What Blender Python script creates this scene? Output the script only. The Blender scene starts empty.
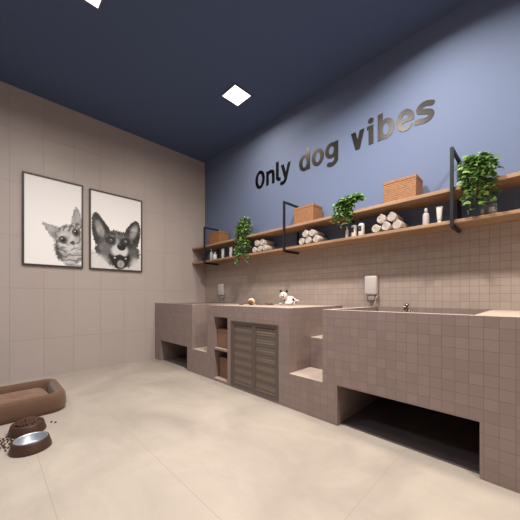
import bpy, bmesh, math, random
from mathutils import Vector, Matrix
random.seed(7)
R = math.radians
sc = bpy.context.scene
COL = sc.collection

# ------------------------------------------------------------------ dimensions
CAM_H = 0.94
XL, XR = -4.08, 1.70          # left wall / right wall
YB, YF = 2.689, -2.60         # wall behind the tubs / wall behind the camera
HC = 3.267
FY = 1.798                    # front plane of the tiled units
TOP = 0.84

# ------------------------------------------------------------------ object helpers
def link(o, parent=None):
    COL.objects.link(o)
    if parent is not None:
        o.parent = parent
    return o

def tag(o, label=None, cat=None, group=None, kind=None):
    if label: o['label'] = label
    if cat: o['category'] = cat
    if group: o['group'] = group
    if kind: o['kind'] = kind
    return o

def thing(name, label, cat, loc=(0, 0, 0), rz=0.0, group=None):
    o = bpy.data.objects.new(name, None)
    o.empty_display_size = 0.05
    o.location = loc
    o.rotation_euler = (0, 0, rz)
    link(o)
    return tag(o, label, cat, group)

def mesh_obj(name, bm, mats, parent=None, smooth=False, bevel=0.0, seg=2, auto=None):
    me = bpy.data.meshes.new(name)
    bmesh.ops.recalc_face_normals(bm, faces=bm.faces)
    bm.to_mesh(me)
    bm.free()
    if not isinstance(mats, (list, tuple)): mats = [mats]
    for m in mats: me.materials.append(m)
    if smooth:
        for p in me.polygons: p.use_smooth = True
    o = bpy.data.objects.new(name, me)
    link(o, parent)
    if bevel > 0:
        b = o.modifiers.new('b', 'BEVEL'); b.width = bevel; b.segments = seg; b.limit_method = 'ANGLE'; b.angle_limit = R(40)
    return o

def copy_tree(root, loc, rz=None, label=None):
    c = root.copy(); COL.objects.link(c); c.location = loc
    if rz is not None: c.rotation_euler = (0, 0, rz)
    if label: c['label'] = label
    for ch in root.children:
        d = ch.copy(); COL.objects.link(d); d.parent = c
        for g in ch.children:
            e = g.copy(); COL.objects.link(e); e.parent = d
    return c

def box(bm, x0, x1, y0, y1, z0, z1, mi=0):
    vs = [bm.verts.new(p) for p in ((x0,y0,z0),(x1,y0,z0),(x1,y1,z0),(x0,y1,z0),(x0,y0,z1),(x1,y0,z1),(x1,y1,z1),(x0,y1,z1))]
    for f in ((0,3,2,1),(4,5,6,7),(0,1,5,4),(1,2,6,5),(2,3,7,6),(3,0,4,7)):
        fc = bm.faces.new([vs[i] for i in f]); fc.material_index = mi
    return vs

def rbox(bm, x0, x1, y0, y1, z0, z1, r=0.01, seg=3, mi=0):
    n0 = len(bm.faces)
    b2 = bmesh.new()
    box(b2, x0, x1, y0, y1, z0, z1)
    bmesh.ops.bevel(b2, geom=list(b2.edges), offset=r, segments=seg, profile=0.5, affect='EDGES')
    merge(bm, b2, mi=mi)

def merge(bm, b2, M=None, mi=0):
    vm = {}
    for v in b2.verts:
        co = v.co.copy()
        if M is not None: co = M @ co
        vm[v] = bm.verts.new(co)
    for f in b2.faces:
        try:
            nf = bm.faces.new([vm[v] for v in f.verts]); nf.material_index = mi; nf.smooth = f.smooth
        except ValueError: pass
    b2.free()

def lathe(bm, prof, cx=0, cy=0, cz=0, n=32, mi=0, M=None, cap=True):
    rings = []
    for (r, z) in prof:
        if r < 1e-5:
            p = Vector((cx, cy, cz + z)); p = M @ p if M is not None else p
            rings.append([bm.verts.new(p)])
        else:
            ring = []
            for k in range(n):
                a = 2*math.pi*k/n
                p = Vector((cx + r*math.cos(a), cy + r*math.sin(a), cz + z))
                if M is not None: p = M @ p
                ring.append(bm.verts.new(p))
            rings.append(ring)
    for a, b in zip(rings, rings[1:]):
        for k in range(n):
            k2 = (k+1) % n
            if len(a) == 1 and len(b) == 1: continue
            if len(a) == 1: f = bm.faces.new([a[0], b[k], b[k2]])
            elif len(b) == 1: f = bm.faces.new([a[k], a[k2], b[0]])
            else: f = bm.faces.new([a[k], a[k2], b[k2], b[k]])
            f.material_index = mi; f.smooth = True
    if cap:
        for rg in (rings[0], rings[-1]):
            if len(rg) > 1:
                f = bm.faces.new(rg); f.material_index = mi

def tube(bm, pts, rad, n=10, mi=0):
    pts = [Vector(p) for p in pts]
    rads = rad if isinstance(rad, (list, tuple)) else [rad]*len(pts)
    rings = []
    up = Vector((0, 0, 1))
    for i, p in enumerate(pts):
        t = (pts[min(i+1, len(pts)-1)] - pts[max(i-1, 0)]).normalized()
        ref = up if abs(t.dot(up)) < 0.95 else Vector((1, 0, 0))
        u = t.cross(ref).normalized(); v = t.cross(u)
        rings.append([bm.verts.new(p + (u*math.cos(2*math.pi*k/n) + v*math.sin(2*math.pi*k/n))*rads[i]) for k in range(n)])
    for a, b in zip(rings, rings[1:]):
        for k in range(n):
            f = bm.faces.new([a[k], a[(k+1) % n], b[(k+1) % n], b[k]]); f.smooth = True; f.material_index = mi
    for rg in (rings[0], rings[-1]):
        f = bm.faces.new(rg); f.material_index = mi

# ------------------------------------------------------------------ materials
def lin(c):
    return tuple(((v/255)/12.92 if v/255 <= 0.04045 else ((v/255+0.055)/1.055)**2.4) for v in c) + (1,)

class NT:
    def __init__(s, name):
        s.m = bpy.data.materials.new(name); s.m.use_nodes = True
        s.t = s.m.node_tree; s.n = s.t.nodes; s.l = s.t.links
        s.b = s.n['Principled BSDF']
    def node(s, typ, **kw):
        nd = s.n.new(typ)
        for k, v in kw.items():
            if k.startswith('i_'): nd.inputs[int(k[2:])].default_value = v
            else: setattr(nd, k, v)
        return nd
    def link(s, a, b): s.l.new(a, b)
    def math(s, op, a, b=None, c=None):
        nd = s.n.new('ShaderNodeMath'); nd.operation = op
        for i, v in enumerate((a, b, c)):
            if v is None: continue
            if isinstance(v, (int, float)): nd.inputs[i].default_value = v
            else: s.l.new(v, nd.inputs[i])
        return nd.outputs[0]
    def mixc(s, fac, a, b, mode='MIX'):
        nd = s.n.new('ShaderNodeMix'); nd.data_type = 'RGBA'; nd.blend_type = mode
        if isinstance(fac, (int, float)): nd.inputs[0].default_value = fac
        else: s.l.new(fac, nd.inputs[0])
        for i, v in ((6, a), (7, b)):
            if isinstance(v, tuple): nd.inputs[i].default_value = v
            else: s.l.new(v, nd.inputs[i])
        return nd.outputs[2]
    def noise(s, scale, detail=4, vec=None, rough=0.5):
        nd = s.n.new('ShaderNodeTexNoise'); nd.inputs['Scale'].default_value = scale; nd.inputs['Detail'].default_value = detail
        nd.inputs['Roughness'].default_value = rough
        if vec is not None: s.l.new(vec, nd.inputs['Vector'])
        return nd.outputs['Fac']
    def pos(s):
        return s.n.new('ShaderNodeNewGeometry').outputs['Position']
    def objco(s):
        return s.n.new('ShaderNodeTexCoord').outputs['Object']
    def bump(s, h, strength=0.3, dist=0.01):
        nd = s.n.new('ShaderNodeBump'); nd.inputs['Strength'].default_value = strength; nd.inputs['Distance'].default_value = dist
        s.l.new(h, nd.inputs['Height']); s.l.new(nd.outputs[0], s.b.inputs['Normal'])
    def set(s, **kw):
        for k, v in kw.items():
            key = {'rough': 'Roughness', 'metal': 'Metallic', 'spec': 'Specular IOR Level', 'color': 'Base Color', 'trans': 'Transmission Weight',
                   'ior': 'IOR', 'sheen': 'Sheen Weight', 'coat': 'Coat Weight', 'sss': 'Subsurface Weight', 'alpha': 'Alpha'}[k]
            if isinstance(v, (int, float, tuple)): s.b.inputs[key].default_value = v
            else: s.l.new(v, s.b.inputs[key])
        return s

def simple(name, rgb, rough=0.5, metal=0.0, var=0.06, nscale=30, bump=0.0, **kw):
    t = NT(name)
    c = lin(rgb)
    n = t.noise(nscale, 3, t.objco())
    dk = tuple(v*(1-var*2) for v in c[:3]) + (1,); lt = tuple(min(1, v*(1+var*2)) for v in c[:3]) + (1,)
    t.set(color=t.mixc(n, dk, lt), rough=rough, metal=metal, **kw)
    if bump: t.bump(n, bump, 0.004)
    return t.m

def tile_mat(name, rgb, grout, sx, sy, sz, px=0, py=0, pz=0, gw=0.002, var=0.05, rough=0.5, bumpd=0.002, extra=None):
    """box-mapped tiles in real-world metres"""
    t = NT(name)
    g = t.n.new('ShaderNodeNewGeometry')
    sp = t.n.new('ShaderNodeSeparateXYZ'); t.link(g.outputs['Position'], sp.inputs[0])
    sn = t.n.new('ShaderNodeSeparateXYZ'); t.link(g.outputs['True Normal'], sn.inputs[0])
    lines = None; cells = []
    for ax, (s, p) in enumerate(((sx, px), (sy, py), (sz, pz))):
        q = t.math('DIVIDE', t.math('SUBTRACT', sp.outputs[ax], p), s)
        cells.append(t.math('FLOOR', q))
        fr = t.math('FRACT', q)
        d = t.math('MINIMUM', fr, t.math('SUBTRACT', 1.0, fr))
        ln = t.math('LESS_THAN', d, gw*0.5/s)
        w = t.math('LESS_THAN', t.math('ABSOLUTE', sn.outputs[ax]), 0.5)
        ln = t.math('MULTIPLY', ln, w)
        lines = ln if lines is None else t.math('MAXIMUM', lines, ln)
        # collapse the cell index on the axis across the face
        cells[-1] = t.math('MULTIPLY', cells[-1], w)
    cb = t.n.new('ShaderNodeCombineXYZ')
    for i in range(3): t.link(cells[i], cb.inputs[i])
    wn = t.n.new('ShaderNodeTexWhiteNoise'); wn.noise_dimensions = '3D'; t.link(cb.outputs[0], wn.inputs['Vector'])
    c = lin(rgb)
    dk = tuple(v*(1-var) for v in c[:3]) + (1,); lt = tuple(v*(1+var) for v in c[:3]) + (1,)
    base = t.mixc(wn.outputs['Value'], dk, lt)
    n = t.noise(9, 5, g.outputs['Position'])
    base = t.mixc(t.math('MULTIPLY', n, 0.25), base, tuple(v*0.8 for v in c[:3]) + (1,))
    col = t.mixc(lines, base, lin(grout))
    t.set(color=col, rough=rough, spec=0.4)
    t.bump(t.math('SUBTRACT', 1.0, lines), 0.6, bumpd)
    return t, col, sp

BLUE = (102, 116, 147)
TS = 0.0606
TPX = -0.071; TPZ = 0.0
M = {}
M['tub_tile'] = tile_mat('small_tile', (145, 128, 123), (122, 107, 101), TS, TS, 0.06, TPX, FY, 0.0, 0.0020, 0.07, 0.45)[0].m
_tt = M['tub_tile']; _nt = _tt.node_tree
_g = [n for n in _nt.nodes if n.type == 'NEW_GEOMETRY'][0]
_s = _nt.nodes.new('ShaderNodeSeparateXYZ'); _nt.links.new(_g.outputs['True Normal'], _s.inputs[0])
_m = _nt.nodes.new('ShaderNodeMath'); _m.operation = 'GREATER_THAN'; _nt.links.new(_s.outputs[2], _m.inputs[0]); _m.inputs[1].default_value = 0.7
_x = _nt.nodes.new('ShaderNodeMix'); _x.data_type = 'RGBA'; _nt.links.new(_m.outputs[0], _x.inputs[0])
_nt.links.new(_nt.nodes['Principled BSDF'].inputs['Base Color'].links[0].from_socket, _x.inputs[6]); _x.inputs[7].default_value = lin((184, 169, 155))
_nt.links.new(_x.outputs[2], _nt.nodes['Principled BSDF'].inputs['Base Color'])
M['wall_tile'] = tile_mat('large_tile', (180, 169, 164), (160, 149, 144), 0.2975, 0.2975, 0.59, 0.0, 0.167, 0.441, 0.004, 0.02, 0.42)[0].m

# back wall: small tile below the lower shelf, blue paint above
t, col, sp = tile_mat('back_wall_finish', (172, 157, 148), (140, 125, 117), TS, TS, 0.06, TPX, FY, 0.0, 0.0022, 0.05, 0.45)
up = t.math('GREATER_THAN', sp.outputs[2], 1.478)
pn = t.noise(60, 3, t.pos())
blue = t.mixc(pn, tuple(v*0.97 for v in lin(BLUE)[:3]) + (1,), lin(BLUE))
t.link(t.mixc(up, col, blue), t.b.inputs['Base Color'])
t.link(t.math('ADD', 0.45, t.math('MULTIPLY', up, 0.35)), t.b.inputs['Roughness'])
bmp = [n for n in t.n if n.type == 'BUMP'][0]
t.link(t.math('SUBTRACT', 0.6, t.math('MULTIPLY', up, 0.6)), bmp.inputs['Strength'])
M['back_wall'] = t.m

t = NT('navy_paint'); n = t.noise(40, 3, t.pos())
t.set(color=t.mixc(n, lin((70, 86, 120)), lin((73, 89, 123))), rough=0.85); M['ceiling'] = t.m

# floor: big pale porcelain slabs with clouding
t = NT('floor_slabs')
g = t.pos(); spx = t.n.new('ShaderNodeSeparateXYZ'); t.link(g, spx.inputs[0])
ln = None
for ax, s, p in ((0, 3.6, -0.57), (1, 2.4, 0.207), (1, 2.4, 0.695)):
    fr = t.math('FRACT', t.math('DIVIDE', t.math('SUBTRACT', spx.outputs[ax], p), s))
    d = t.math('MINIMUM', fr, t.math('SUBTRACT', 1.0, fr))
    q = t.math('LESS_THAN', d, 0.0012/s); ln = q if ln is None else t.math('MAXIMUM', ln, q)
wv = t.n.new('ShaderNodeTexNoise'); wv.inputs['Scale'].default_value = 1.3; wv.inputs['Detail'].default_value = 7; wv.inputs['Roughness'].default_value = 0.6
wv.inputs['Distortion'].default_value = 0.7; t.link(g, wv.inputs['Vector'])
rp = t.n.new('ShaderNodeValToRGB'); t.link(wv.outputs['Fac'], rp.inputs[0])
rp.color_ramp.elements[0].position = 0.3; rp.color_ramp.elements[0].color = lin((152, 143, 134))
rp.color_ramp.elements[1].position = 0.66; rp.color_ramp.elements[1].color = lin((181, 172, 161))
fine = t.noise(14, 6, g, 0.65)
colf = t.mixc(t.math('MULTIPLY', fine, 0.22), rp.outputs[0], lin((170, 158, 146)))
mpf = t.n.new('ShaderNodeMapping'); mpf.inputs['Rotation'].default_value = (0, 0, 0.6); mpf.inputs['Scale'].default_value = (1, 3.2, 1); t.link(g, mpf.inputs[0])
st_ = t.noise(2.6, 9, mpf.outputs[0], 0.7)
stm = t.math('MULTIPLY', t.math('GREATER_THAN', st_, 0.0), t.math('MULTIPLY', t.math('MAXIMUM', t.math('SUBTRACT', st_, 0.5), 0.0), 1.6))
colf = t.mixc(stm, colf, lin((150, 141, 136)))
t.set(color=t.mixc(ln, colf, lin((150, 138, 128))), rough=t.math('ADD', 0.3, t.math('MULTIPLY', fine, 0.2)), spec=0.35)
M['floor'] = t.m

# wood for the shelves (grain along X)
t = NT('shelf_oak')
mp = t.n.new('ShaderNodeMapping'); mp.inputs['Scale'].default_value = (1.2, 22, 22); t.link(t.pos(), mp.inputs[0])
n = t.noise(2.2, 6, mp.outputs[0], 0.6)
rp = t.n.new('ShaderNodeValToRGB'); t.link(n, rp.inputs[0])
rp.color_ramp.elements[0].position = 0.3; rp.color_ramp.elements[0].color = lin((140, 108, 82))
rp.color_ramp.elements[1].position = 0.7; rp.color_ramp.elements[1].color = lin((176, 142, 112))
t.set(color=rp.outputs[0], rough=0.5); t.bump(n, 0.1, 0.002); M['oak'] = t.m
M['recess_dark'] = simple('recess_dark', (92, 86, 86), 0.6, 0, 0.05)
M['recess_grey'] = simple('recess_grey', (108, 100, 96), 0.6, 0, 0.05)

# wicker
def wicker(name, a, b):
    t = NT(name)
    g = t.objco(); s = t.n.new('ShaderNodeSeparateXYZ'); t.link(g, s.inputs[0])
    u = t.math('ADD', s.outputs[0], s.outputs[1])
    row = t.math('DIVIDE', s.outputs[2], 0.009)
    off = t.math('MULTIPLY', t.math('MODULO', t.math('FLOOR', row), 2.0), math.pi)
    wx = t.math('SINE', t.math('ADD', t.math('MULTIPLY', u, 2*math.pi/0.03), off))
    wz = t.math('SINE', t.math('MULTIPLY', row, 2*math.pi))
    h = t.math('MULTIPLY', t.math('ADD', wx, 1.3), t.math('ADD', wz, 1.4))
    h = t.math('MULTIPLY', h, 0.2)
    nz = t.noise(40, 4, g)
    f = t.math('MULTIPLY', t.math('ADD', h, nz), 0.6)
    t.set(color=t.mixc(f, lin(a), lin(b)), rough=0.6)
    t.bump(h, 0.8, 0.004)
    return t.m
M['wicker'] = wicker('wicker', (84, 54, 30), (178, 124, 80))
M['wicker_dark'] = wicker('wicker_dark', (96, 70, 52), (160, 122, 94))

M['black'] = simple('black_metal', (34, 34, 36), 0.45, 0.3, 0.03)
M['letter'] = simple('letter_black_gloss', (44, 42, 39), 0.34, 0.9, 0.0, 8)
M['door_frame'] = simple('door_bronze', (104, 93, 87), 0.5, 0.2, 0.04)
M['white_plastic'] = simple('white_plastic', (215, 212, 208), 0.35, 0, 0.02)
M['dark_cap'] = simple('black_cap', (30, 30, 32), 0.35, 0, 0.03)
M['chrome'] = simple('brushed_steel', (200, 200, 202), 0.22, 1.0, 0.03, 60)
M['chrome_dark'] = simple('dark_chrome', (130, 122, 118), 0.25, 1.0, 0.03, 60)
M['grey_plastic'] = simple('grey_plastic', (150, 144, 142), 0.4, 0, 0.02)
M['mixer_box'] = simple('pale_box', (196, 188, 184), 0.35, 0, 0.02)
M['towel'] = simple('towel_terry', (190, 180, 173), 0.95, 0, 0.12, 160, 0.8, sheen=0.3)
M['bed'] = simple('bed_suede', (98, 70, 54), 0.9, 0, 0.10, 14, 0.25, sheen=0.25)
M['bed_cushion'] = simple('bed_cushion_suede', (122, 91, 72), 0.9, 0, 0.10, 12, 0.25, sheen=0.25)
M['bowl_brown'] = simple('bowl_brown', (68, 44, 34), 0.45, 0, 0.04)
M['steel_bowl'] = simple('steel_bowl', (176, 184, 194), 0.42, 0.75, 0.02)
M['kibble'] = simple('kibble', (76, 46, 32), 0.7, 0, 0.25, 70, 0.3)
M['frame'] = simple('picture_frame_dark', (62, 56, 54), 0.4, 0.2, 0.03)
M['pot'] = simple('pot_ceramic', (188, 170, 150), 0.5, 0, 0.05)
M['soil'] = simple('soil', (52, 38, 28), 0.95, 0, 0.3, 90, 0.6)
M['stem'] = simple('vine_stem', (84, 110, 48), 0.6, 0, 0.1)
M['cream'] = simple('cream_bristle', (222, 202, 168), 0.85, 0, 0.1, 90, 0.5)
M['brown_wood'] = simple('dark_wood', (110, 76, 52), 0.5, 0, 0.15, 30, 0.2)
M['label_black'] = simple('black_label', (38, 40, 38), 0.5, 0, 0.05)
M['label_gold'] = simple('gold_mark', (150, 140, 90), 0.5, 0, 0.05)
M['bottle_grey'] = simple('bottle_soft_grey', (196, 188, 188), 0.35, 0, 0.03)
M['bottle_blue'] = simple('bottle_pale_blue', (172, 190, 208), 0.3, 0, 0.03)
M['amber'] = simple('amber_plastic', (84, 56, 42), 0.3, 0, 0.04)
M['peach'] = simple('peach_mark', (214, 160, 120), 0.5, 0, 0.04)
t = NT('clear_glass'); t.set(color=(0.93, 0.95, 0.97, 1), rough=0.03, trans=0.92, ior=1.45, spec=0.6)
M['glass'] = t.m

def leaf_mat():
    t = NT('leaf_green')
    at = t.n.new('ShaderNodeAttribute'); at.attribute_name = 'tint'
    rp = t.n.new('ShaderNodeValToRGB'); t.link(at.outputs['Fac'], rp.inputs[0])
    e = rp.color_ramp.elements
    e[0].position = 0.0; e[0].color = lin((50, 82, 36))
    e[1].position = 1.0; e[1].color = lin((190, 206, 140))
    m_ = e.new(0.55); m_.color = lin((104, 144, 72))
    t.set(color=rp.outputs[0], rough=0.42, spec=0.5)
    t.b.inputs['Subsurface Weight'].default_value = 0.0
    tr = t.n.new('ShaderNodeBsdfTranslucent'); t.link(rp.outputs[0], tr.inputs[0])
    mx = t.n.new('ShaderNodeMixShader'); mx.inputs[0].default_value = 0.25
    t.link(t.b.outputs[0], mx.inputs[1]); t.link(tr.outputs[0], mx.inputs[2])
    t.link(mx.outputs[0], t.n['Material Output'].inputs[0])
    return t.m
M['leaf'] = leaf_mat()

# ------------------------------------------------------------------ room shell
def slab(name, x0, x1, y0, y1, z0, z1, mat):
    bm = bmesh.new(); box(bm, x0, x1, y0, y1, z0, z1)
    return tag(mesh_obj(name, bm, mat), kind='structure')
T = 0.12
slab('floor', XL-T, XR+T, YF-T, YB+T, -0.1, 0.0, M['floor'])
slab('ceiling', XL-T, XR+T, YF-T, YB+T, HC, HC+0.1, M['ceiling'])
slab('wall_left', XL-T, XL, YF-T, YB+T, 0, HC, M['wall_tile'])
slab('wall_back', XL, XR, YB, YB+T, 0, HC, M['back_wall'])
slab('wall_right', XR, XR+T, YF-T, YB+T, 0, HC, M['wall_tile'])
slab('wall_front', XL, XR, YF-T, YF, 0, HC, M['wall_tile'])

# ------------------------------------------------------------------ ceiling panels (area lamps; those behind the camera are added fill)
def ceiling_light(x, y, label, power, grp=None, s=0.235, spread=180, first=[None], color=(1.0, 0.93, 0.86)):
    r = thing('ceiling_light', label, 'ceiling light', (x, y, HC), 0, grp)
    bm = bmesh.new(); h = s/2; w = 0.012
    for a in ((-h-w, h+w, -h-w, -h), (-h-w, h+w, h, h+w), (-h-w, -h, -h, h), (h, h+w, -h, h)):
        box(bm, a[0], a[1], a[2], a[3], -0.012, 0)
    mesh_obj('trim_ring', bm, M['door_frame'], r)
    bm = bmesh.new(); box(bm, -h, h, -h, h, -0.008, -0.001)
    mesh_obj('diffuser', bm, M['emit'], r)
    ld = bpy.data.lights.new('panel_lamp', 'AREA'); ld.shape = 'SQUARE'; ld.size = s*0.96; ld.energy = power; ld.spread = R(spread)
    ld.color = color
    lo = bpy.data.objects.new('panel_lamp', ld); link(lo, r); lo.location = (0, 0, -0.011)
    return r
t = NT('diffuser_glow'); t.b.inputs['Emission Color'].default_value = (1, 0.96, 0.9, 1); t.b.inputs['Emission Strength'].default_value = 2.5
t.set(color=(0.9, 0.9, 0.9, 1)); M['emit'] = t.m
WARM = (1.0, 0.88, 0.76)
G = 'ceiling lights out of view'
ceiling_light(-2.445, 2.04, 'small square glowing ceiling light over the tiled counter', 20, spread=170, color=(1.0, 0.87, 0.72))
ceiling_light(-2.37, 0.51, 'square glowing ceiling light at the top edge of the photo', 20, spread=165, color=(1.0, 0.88, 0.74))
ceiling_light(-0.55, 2.04, 'square ceiling light above the long bath', 26, spread=150, color=(1.0, 0.90, 0.78))
ceiling_light(-1.30, 1.26, 'square ceiling light midway between the bath and the open floor', 72, spread=155, color=(1.0, 0.94, 0.90))
ceiling_light(0.60, 1.26, 'square ceiling light at the right end of the room', 58, spread=160, color=(1.0, 0.90, 0.78))
ceiling_light(-2.30, -0.80, 'added unseen fill light near the left wall behind the viewer', 27, spread=165, color=(0.92, 0.95, 1.0))  # cool fill added out of view to brighten the unit fronts and left wall
ceiling_light(0.20, -1.02, 'added unseen fill light at the rear of the room', 9, spread=165, color=(0.96, 0.96, 1.0))  # weak unseen fill, added behind the camera for general ambient light

# ------------------------------------------------------------------ tiled units
bv = 0.0015
# left small bath
r = thing('dog_bath', 'short taupe mosaic-tiled dog bath in the left corner with an open recess below', 'dog bath', (-3.545, (FY+YB)/2, 0))
ox, oy = r.location.x, r.location.y
def wbox(bm, x0, x1, y0, y1, z0, z1, ox, oy): box(bm, x0-ox, x1-ox, y0-oy, y1-oy, z0, z1)
XA, XB = XL+0.003, -3.01
bm = bmesh.new()
wbox(bm, XA, -3.892, FY, YB-0.003, 0, TOP, ox, oy)
wbox(bm, -3.132, XB, FY, YB-0.003, 0, TOP, ox, oy)
wbox(bm, -3.892, -3.132, FY, FY+0.06, 0.297, TOP, ox, oy)
wbox(bm, -3.892, -3.132, YB-0.012, YB-0.003, 0.0, TOP, ox, oy)
wbox(bm, -3.892, -3.132, FY+0.06, YB-0.012, 0.297, 0.42, ox, oy)
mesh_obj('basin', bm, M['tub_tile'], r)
bm = bmesh.new(); lathe(bm, [(0.0, 0.0), (0.03, 0.0), (0.032, 0.003), (0.02, 0.005), (0.0, 0.005)], -3.5-ox, 2.2-oy, 0.42, 20)
mesh_obj('drain', bm, M['chrome'], r, True)
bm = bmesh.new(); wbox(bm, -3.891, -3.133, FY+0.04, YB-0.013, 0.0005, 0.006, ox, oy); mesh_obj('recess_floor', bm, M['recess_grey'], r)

# left steps
def steps(x0, x1, label):
    ox, oy = (x0+x1)/2, (FY+YB)/2
    r = thing('step_block', label, 'steps', (ox, oy, 0))
    for i, (y0, y1, z) in enumerate(((FY, 2.105, 0.29), (2.105, YB, 0.565))):
        bm = bmesh.new(); wbox(bm, x0, x1, y0, y1, 0, z, ox, oy)
        mesh_obj('tread', bm, M['tub_tile'], r)
    return r
steps(-3.01, -2.68, 'narrow mosaic-tiled steps between the corner bath and the counter')
steps(-1.469, -1.143, 'two mosaic-tiled steps between the counter and the long bath')

# counter cabinet
CX0, CX1 = -2.68, -1.469
ox, oy = (CX0+CX1)/2, (FY+YB)/2
r = thing('counter_cabinet', 'mosaic-tiled counter with double slatted doors and a two-level basket niche', 'cabinet', (ox, oy, 0))
NX0, NX1, DX0, DX1 = -2.548, -2.304, -2.245, -1.586
bm = bmesh.new()
wbox(bm, CX0, NX0, FY, YB, 0, 0.69, ox, oy)
wbox(bm, NX1, DX0, FY, YB, 0, 0.69, ox, oy)
wbox(bm, DX1, CX1, FY, YB, 0, 0.69, ox, oy)
wbox(bm, CX0, CX1, FY, YB, 0.712, TOP, ox, oy)
wbox(bm, CX0, NX0, FY, YB, 0.69, 0.712, ox, oy)
wbox(bm, NX1, CX1, FY, YB, 0.69, 0.712, ox, oy)
wbox(bm, NX0, NX1, FY, YB, 0, 0.03, ox, oy)
wbox(bm, NX0, NX1, 2.3, YB, 0.03, 0.712, ox, oy)
wbox(bm, DX0, DX1, FY, YB, 0, 0.022, ox, oy)
wbox(bm, DX0, DX1, 2.3, YB, 0.022, 0.69, ox, oy)
mesh_obj('body', bm, M['tub_tile'], r)
bm = bmesh.new(); wbox(bm, NX0, NX1, FY+0.001, 2.3, 0.345, 0.368, ox, oy)
mesh_obj('niche_shelf', bm, M['tub_tile'], r, bevel=0.002)
# doors
mesh_t = NT('woven_metal_mesh')
g = mesh_t.objco(); s_ = mesh_t.n.new('ShaderNodeSeparateXYZ'); mesh_t.link(g, s_.inputs[0])
wz = mesh_t.math('SINE', mesh_t.math('MULTIPLY', s_.outputs[2], 2*math.pi/0.012))
wx = mesh_t.math('SINE', mesh_t.math('MULTIPLY', s_.outputs[0], 2*math.pi/0.012))
hh = mesh_t.math('MULTIPLY', mesh_t.math('ADD', mesh_t.math('MULTIPLY', wx, wz), 1.0), 0.5)
bz = mesh_t.math('ADD', mesh_t.math('MULTIPLY', mesh_t.math('SINE', mesh_t.math('MULTIPLY', s_.outputs[2], 2*math.pi/0.083)), 0.5), 0.5)
mesh_t.set(color=mesh_t.mixc(bz, mesh_t.mixc(hh, lin((96, 86, 77)), lin((120, 107, 96))), mesh_t.mixc(hh, lin((122, 108, 95)), lin((148, 131, 115)))), rough=0.5, metal=0.1)
mesh_t.bump(hh, 0.4, 0.003)
M['mesh'] = mesh_t.m
bm = bmesh.new(); w = 0.014
for a in ((DX0, DX1, 0.69-w, 0.69), (DX0, DX1, 0.022, 0.022+w), (DX0, DX0+w, 0.022+w, 0.69-w), (DX1-w, DX1, 0.022+w, 0.69-w)):
    wbox(bm, a[0], a[1], FY-0.004, FY+0.04, a[2], a[3], ox, oy)
mesh_obj('door_surround', bm, M['door_frame'], r, bevel=0.0015)
mid = -1.906
for (a, b) in ((DX0+w+0.002, mid-0.001), (mid+0.001, DX1-w-0.002)):
    z0, z1 = 0.038, 0.674; fw = 0.024
    bm = bmesh.new()
    for q in ((a, b, z1-fw, z1), (a, b, z0, z0+fw), (a, a+fw, z0+fw, z1-fw), (b-fw, b, z0+fw, z1-fw)):
        wbox(bm, q[0], q[1], FY+0.002, FY+0.026, q[2], q[3], ox, oy)
    d = mesh_obj('door', bm, M['door_frame'], r, bevel=0.0015)
    bm = bmesh.new()
    nsl = 24; pitch = (z1-z0-2*fw)/nsl
    for k in range(nsl):
        zc = z0+fw+(k+0.5)*pitch
        vs = []
        for (yy, zz) in ((0.006, -0.5), (0.010, -0.5), (0.022, 0.52), (0.018, 0.52)):
            for xx in (a+fw-0.002, b-fw+0.002):
                vs.append(bm.verts.new((xx-ox, FY+yy-oy, zc+zz*pitch)))
        for f in ((0,1,3,2),(2,3,5,4),(4,5,7,6),(6,7,1,0),(0,2,4,6),(1,7,5,3)):
            bm.faces.new([vs[i] for i in f])
    mesh_obj('louver_panel', bm, M['mesh'], d)

# long bath on the right
BX0, BX1 = -1.143, XR-0.003
ox, oy = -0.6, (FY+YB)/2
r = thing('dog_bath', 'long taupe mosaic-tiled dog bath with a wide dark recess, right of the steps', 'dog bath', (ox, oy, 0))
OX0, OX1 = -1.021, -0.208
bm = bmesh.new()
wbox(bm, BX0, OX0, FY, YB-0.003, 0, 0.293, ox, oy)
wbox(bm, BX0, -1.083, FY, YB-0.003, 0.293, TOP, ox, oy)
wbox(bm, -1.083, -0.235, FY, FY+0.06, 0.293, TOP, ox, oy)
wbox(bm, -1.083, -0.235, YB-0.010, YB-0.003, 0.293, TOP, ox, oy)
wbox(bm, -1.083, -0.235, FY+0.06, YB-0.010, 0.293, 0.42, ox, oy)
wbox(bm, -0.235, BX1, FY, YB-0.003, 0.293, TOP, ox, oy)
wbox(bm, OX1, BX1, FY, YB-0.003, 0, 0.293, ox, oy)
wbox(bm, OX0, OX1, YB-0.04, YB-0.003, 0.0, 0.293, ox, oy)
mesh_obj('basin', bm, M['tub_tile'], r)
bm = bmesh.new(); lathe(bm, [(0.0, 0.0), (0.03, 0.0), (0.032, 0.003), (0.02, 0.005), (0.0, 0.005)], -0.66-ox, 2.2-oy, 0.42, 20)
mesh_obj('drain', bm, M['chrome'], r, True)
bm = bmesh.new(); wbox(bm, OX0+0.001, OX1-0.001, FY+0.045, YB-0.041, 0.0005, 0.006, ox, oy); mesh_obj('recess_floor', bm, M['recess_dark'], r)

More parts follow.
